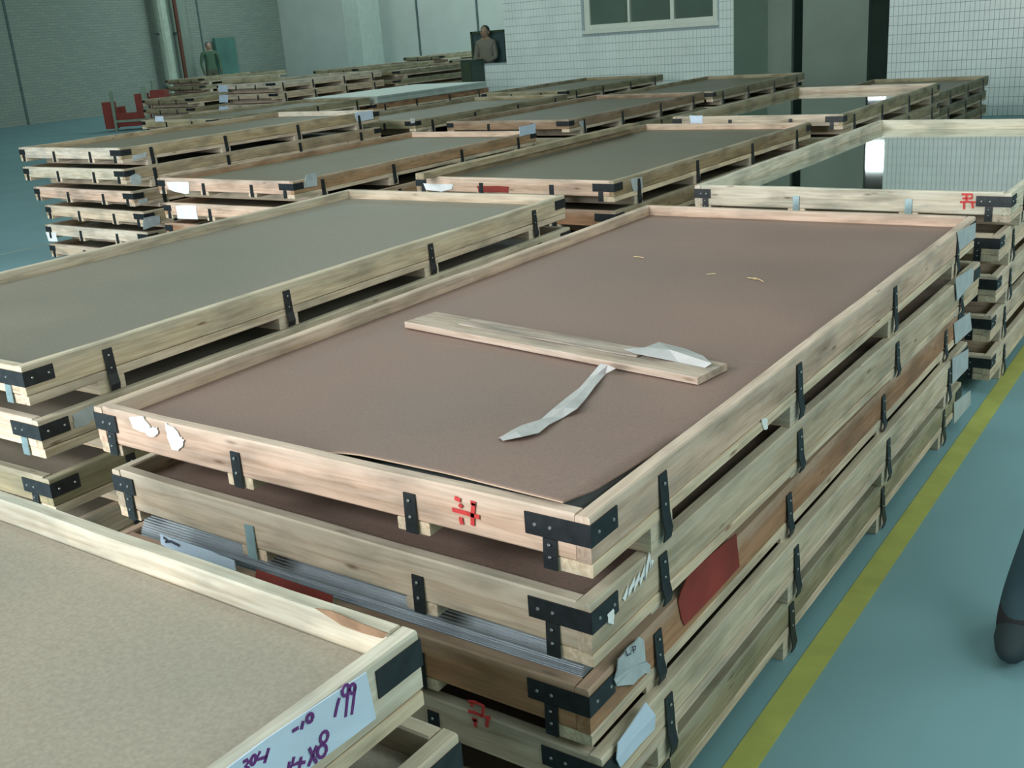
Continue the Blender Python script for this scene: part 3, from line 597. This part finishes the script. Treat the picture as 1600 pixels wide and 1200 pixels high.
tag(o, 'crumpled white plastic film tucked behind the end of the batten', 'plastic film')
# straw-like splinters on the sheet
SPL = plain('yellow_splinter', (.55, .42, .22), .7)
for (a, b, c) in (((990, 401), (1006, 403), 1), ((1104, 429), (1118, 428), 2), ((1168, 434), (1182, 437), 3), ((1178, 434), (1194, 441), 4)):
    A, B = unz(*a, ZS+.002), unz(*b, ZS+.002); d = (B-A); n_ = Vector((-d.y, d.x, 0)).normalized()*.0018
    V, Fc = [], []
    for p in (A, (A+B)/2+n_*2, B): V += [p-n_, p+n_, p+Vector((0, 0, .002))]
    for i in (0, 3): Fc += [[i, i+3, i+5, i+2], [i+1, i+2, i+5, i+4], [i, i+1, i+4, i+3]]
    tag(link('wood_splinter', mk('splinter', V, Fc), SPL), ('faint splinter nearest the left on the central sheet', 'short straight straw splinter mid-way on the central sheet', 'left arm of the bent pair of straw splinters', 'right arm of the bent pair of straw splinters')[c-1], 'splinter', 'splinters on the central sheet')
# fourth crate top-left: raised loose plank on stack F, board on stack M
o = link('loose_plank', bevbox('loose', 2.50, .06, .035, .002, 8, .002, 90), WOOD); root, hh = CR[('F', 0)]
A, B = unz(662, 274, .79), unz(993, 195, .79); o.location = (0,0,0); o.rotation_euler = (0, 0, math.atan2(B.y-A.y, B.x-A.x)); o.location = ((A.x+B.x)/2, (A.y+B.y)/2, .766); o.color = (.42, .36, .26, 1)
tag(o, 'loose square-ended beam lying along the left rim of the crate with the red mark', 'beam')
o = link('loose_board', bevbox('loose2', 1.0, .35, .10, .003, 3, .002, 91), WOOD, None, (-13.35, 11.3, .985)); o.color = (.45, .45, .32, 1); tag(o, 'short pale board lying on the tall back-left crate stack', 'board')
# ------------------------------------------------------------------ far things by the left wall
RED = plain('red_enamel', (.26, .045, .035), .45, 0, .15); GREYP = plain('grey_green_post', (.24, .32, .26), .5)
def barrier():
    b0 = unz(198, 203, 0); s = 1.0
    rt_ = empty('red_trolley', (b0.x, b0.y, 0), .55); tag(rt_, 'red sheet-metal trolley with grey posts by the left wall', 'trolley')
    link('side_panel', boxmesh('p', (-.42, -.18, -.1, .1, .05, .62)), RED, rt_)
    link('body', boxmesh('p', (-.16, .52, -.15, .3, .08, .36), (.36, .52, -.15, .3, .36, .75), (-.16, -.06, -.15, .3, .36, .5)), RED, rt_)
    link('rear_box', boxmesh('p', (.66, .98, 0, .3, .2, .8)), RED, rt_)
    for x, w, h in ((-.15, .05, .85), (.56, .10, .9)): link('post', boxmesh('p', (x, x+w, -.24, -.17, 0, h)), GREYP, rt_)
    link('cross_bar', boxmesh('p', (-.14, .6, -.23, -.19, .18, .23)), GREYP, rt_)
barrier()
b1 = unz(262, 186, 0)
st_ = empty('red_stand', (b1.x-.4, b1.y, 0), .55); tag(st_, 'low red arched metal stand right of the red trolley', 'stand')
link('top_bar', boxmesh('p', (-.3, .3, -.04, .04, .48, .56)), RED, st_)
for x in (-.3, .22): link('leg', boxmesh('p', (x, x+.08, -.04, .04, 0, .48)), RED, st_)
b2 = unz(247, 188, 0); o = link('thin_post', tube('post', 0, 0, 0, .95, .035), GREYP, None, (b2.x, b2.y, 0)); tag(o, 'thin grey-green post between the red trolley and red stand', 'post')
link('base', tube('base', 0, 0, 0, .03, .15), GREYP, o)
TEAL = plain('teal_board', (.10, .24, .21), .6, 0, .2, 1.5)
ya, yb_ = unx(338, 90, XL+.15).y, unx(369, 90, XL+.15).y
o = link('teal_board', boxmesh('tb', (-.06, .06, 0, yb_-ya, 0, 1.55)), TEAL, None, (XL+.15, ya, .35)); tag(o, 'large teal board standing against the left brick wall', 'board')
link('base', boxmesh('tb2', (-.1, .1, 0, yb_-ya, -.35, 0)), GREYP, o)
# dark board and post at the corner of the tiled building
NAVY = plain('dark_navy_board', (.045, .085, .095), .5, 0, .25, 5)
yb = 14.55; xa, xb = uny(737, 70, yb).x, uny(792, 70, yb).x; zt_, zb_ = uny(760, 48, yb).z, uny(760, 99, yb).z
o = link('dark_board', boxmesh('db', (0, xb-xa, 0, .05, 0, zt_-zb_+.25)), NAVY, None, (xa, yb, zb_-.25)); tag(o, 'dark navy board standing behind the low tiled wall', 'board')
link('frame', boxmesh('df', (0, .04, -.02, 0, 0, zt_-zb_+.25), (xb-xa-.04, xb-xa, -.02, 0, 0, zt_-zb_+.25), (0, xb-xa, -.02, 0, zt_-zb_+.21, zt_-zb_+.25)), DARKG, o)
link('leg', boxmesh('dl', (.1, .16, 0, .05, -(zb_-.25), 0), (xb-xa-.16, xb-xa-.1, 0, .05, -(zb_-.25), 0)), DARKG, o)
xa = uny(736, 110, 13.9).x; xb = uny(753, 110, 13.9).x; zt_ = uny(745, 92, 13.9).z
o = link('dark_cabinet', boxmesh('dc', (0, xb-xa, 0, .35, 0, zt_)), plain('dark_green_cabinet', (.03, .06, .05), .5), None, (xa, 13.62, 0)); tag(o, 'narrow dark green cabinet at the left end of the low tiled wall', 'cabinet')
link('door', boxmesh('dd', (.02, xb-xa-.02, -.015, 0, .05, zt_-.04)), DARKG, o)
# ------------------------------------------------------------------ people
def person(name, loc, rz, label, height, top, bottom, hair, skin=(.45, .30, .22), arms=None, legs=None, legr=1):
    s = height/1.72
    root = empty(name, loc, rz); tag(root, label, 'person')
    A = arms or {'L': [(.20,0,1.42),(.27,.02,1.14),(.25,-.10,.90),(.24,-.14,.82)], 'R': [(-.20,0,1.42),(-.27,.02,1.14),(-.25,-.10,.90),(-.24,-.14,.82)]}
    Lg = legs or {'L': [(.10,0,.90),(.11,-.01,.50),(.11,.03,.09),(.11,-.13,.05)], 'R': [(-.10,0,.90),(-.11,-.01,.50),(-.11,.03,.09),(-.11,-.13,.05)]}
    V = [(0,0,.95),(0,0,1.12),(0,.01,1.30),(0,.01,1.43),(0,0,1.51),(0,-.01,1.58),(0,-.015,1.66)]
    Rr = [(.15,.11),(.14,.10),(.17,.11),(.11,.09),(.055,.055),(.075,.09),(.075,.09)]
    E_ = [(i, i+1) for i in range(6)]
    for S in 'LR':
        prev = 3
        for p, r in zip(A[S], ((.065,.065),(.048,.048),(.036,.036),(.03,.02))): V.append(p); Rr.append(r); E_.append((prev, len(V)-1)); prev = len(V)-1
        prev = 0
        for p, r in zip(Lg[S], ((.095,.095),(.065,.065),(.045,.05),(.042,.03))): V.append(p); Rr.append((r[0]*legr, r[1]*legr)); E_.append((prev, len(V)-1)); prev = len(V)-1
    me = bpy.data.meshes.new('body'); me.from_pydata([tuple(c*s for c in v) for v in V], E_, []); me.update()
    o = link('body', me, None, root)
    sk = o.modifiers.new('skin', 'SKIN'); sk.use_smooth_shade = True
    for i, r in enumerate(Rr): me.skin_vertices[0].data[i].radius = (r[0]*s, r[1]*s); 
    me.skin_vertices[0].data[0].use_root = True
    sb = o.modifiers.new('sub', 'SUBSURF'); sb.levels = 2; sb.render_levels = 2
    m, t, b = newmat(name+'_clothes'); tcx = t.nodes.new('ShaderNodeTexCoord'); sp = t.nodes.new('ShaderNodeSeparateXYZ'); rp = t.nodes.new('ShaderNodeValToRGB'); rp.color_ramp.interpolation = 'CONSTANT'
    dv = t.nodes.new('ShaderNodeMath'); dv.operation = 'DIVIDE'; dv.inputs[1].default_value = height
    t.links.new(tcx.outputs['Object'], sp.inputs[0]); t.links.new(sp.outputs[2], dv.inputs[0]); t.links.new(dv.outputs[0], rp.inputs[0])
    el = rp.color_ramp.elements; el[0].position = 0; el[0].color = (.02,.02,.025,1); el[1].position = .055; el[1].color = bottom+(1,)
    for p_, c_ in ((.56, top), (.86, skin)): e = el.new(p_); e.color = c_+(1,)
    t.links.new(rp.outputs[0], b.inputs['Base Color']); b.inputs['Roughness'].default_value = .8; me.materials.append(m)
    sm = plain(name+'_skin', skin, .6)
    # head
    def uv(nm, c, rx, ry, rz_, mat, cut=None):
        Vv, Ff = [], []; n1, n2 = 10, 16
        for i in range(n1+1):
            th = math.pi*i/n1
            for j in range(n2):
                ph = 2*math.pi*j/n2; Vv.append(((c[0]+rx*math.sin(th)*math.cos(ph))*s, (c[1]+ry*math.sin(th)*math.sin(ph))*s, (c[2]+rz_*math.cos(th))*s))
        for i in range(n1):
            for j in range(n2): a = i*n2+j; b2_ = i*n2+(j+1) % n2; Ff.append([a, a+n2, b2_+n2, b2_])
        mm = mk(nm, Vv, Ff); 
        for p in mm.polygons: p.use_smooth = True
        return link(nm, mm, mat, root)
    uv('head', (0, -.02, 1.61), .076, .092, .112, sm)
    uv('hair', (0, .012, 1.645), .086, .094, .095, plain(name+'_hair', hair, .7))
    uv('nose', (0, -.113, 1.60), .012, .016, .022, sm)
    for x in (-.078, .078): uv('ear', (x, -.01, 1.605), .012, .02, .03, sm)
    ey = plain(name+'_eye', (.03,.02,.02), .3)
    for x in (-.03, .03): uv('eye', (x, -.104, 1.625), .011, .008, .008, ey)
    uv('mouth', (0, -.106, 1.555), .024, .008, .007, plain(name+'_lip', (.35,.12,.10), .6))
    # hands: palm with four fingers and a thumb
    for S, sg in (('L', 1), ('R', -1)):
        w = Vector(A[S][3]); prev = Vector(A[S][2]); d = (w-prev).normalized(); side = Vector((0, 1, 0)).cross(d).normalized()
        Vh = [w, w+d*.05]; Eh = [(0, 1)]; Rh = [.026, .03]
        for f, (off, l_) in enumerate(((-.028, .06), (-.010, .072), (.010, .068), (.026, .054))):
            b_0 = w+d*.08+side*off; Vh += [b_0, b_0+d*l_*.5+Vector((0, -.006, 0)), b_0+d*l_+Vector((0, -.02, 0))]; k0 = len(Vh)-3; Eh += [(1, k0), (k0, k0+1), (k0+1, k0+2)]; Rh += [.010, .009, .007]
        tb = w+d*.03-side*.035*sg+Vector((0, -.01, 0)); Vh += [tb, tb+d*.035-side*.012*sg]; k0 = len(Vh)-2; Eh += [(0, k0), (k0, k0+1)]; Rh += [.012, .009]
        mh = bpy.data.meshes.new('hand'); mh.from_pydata([tuple(v*s) for v in Vh], Eh, []); mh.update(); oh = link('hand', mh, sm, root)
        oh.modifiers.new('skin', 'SKIN').use_smooth_shade = True
        for i, r in enumerate(Rh): mh.skin_vertices[0].data[i].radius = (r*s, r*s)
        mh.skin_vertices[0].data[0].use_root = True
        q = oh.modifiers.new('sub', 'SUBSURF'); q.levels = 1; q.render_levels = 1
    # shoes
    shm = plain(name+'_shoe', (.025,.045,.055), .75)
    for S in 'LR':
        f = Lg[S][2]; uv('shoe', (f[0], f[1]-.07, .048), .05, .14, .05, shm)
    return root
q = unx(328, 90, XL+.9)
person('person', (XL+.9, q.y, 0), 1.1, 'standing person in a green top and dark cap by the teal board', 1.78, (.07, .14, .09), (.10, .10, .07), (.05, .08, .12))
q = uny(757, 60, 14.3)
person('person', (q.x, 14.33, 0), .3, 'dark-haired person in a pale top standing before the dark navy board', 1.60, (.17, .17, .14), (.08, .10, .10), (.02, .035, .04), (.30, .22, .15),
  arms={'L': [(.15,0,1.42),(.19,-.03,1.16),(.08,-.20,1.10),(.03,-.24,1.12)], 'R': [(-.15,0,1.42),(-.21,-.02,1.16),(-.16,-.20,1.02),(-.10,-.24,1.0)]})
person('person', (.835, 1.42, 0), 0, 'person in dark blue trousers cut off by the right edge of the photo', 1.74, (.06, .10, .12), (.03, .07, .095), (.03, .03, .03),
  legs={'L': [(.10,0,.90),(.13,.06,.50),(.15,.10,.09),(.15,-.04,.05)], 'R': [(-.13,-.02,.90),(-.27,-.10,.50),(-.37,-.14,.10),(-.38,-.27,.05)]},
  arms={'L': [(.20,0,1.42),(.27,.02,1.14),(.20,-.16,1.02),(.15,-.22,1.0)], 'R': [(-.18,0,1.42),(-.22,.02,1.14),(-.10,-.17,1.05),(-.04,-.22,1.04)]}, legr=1.25)
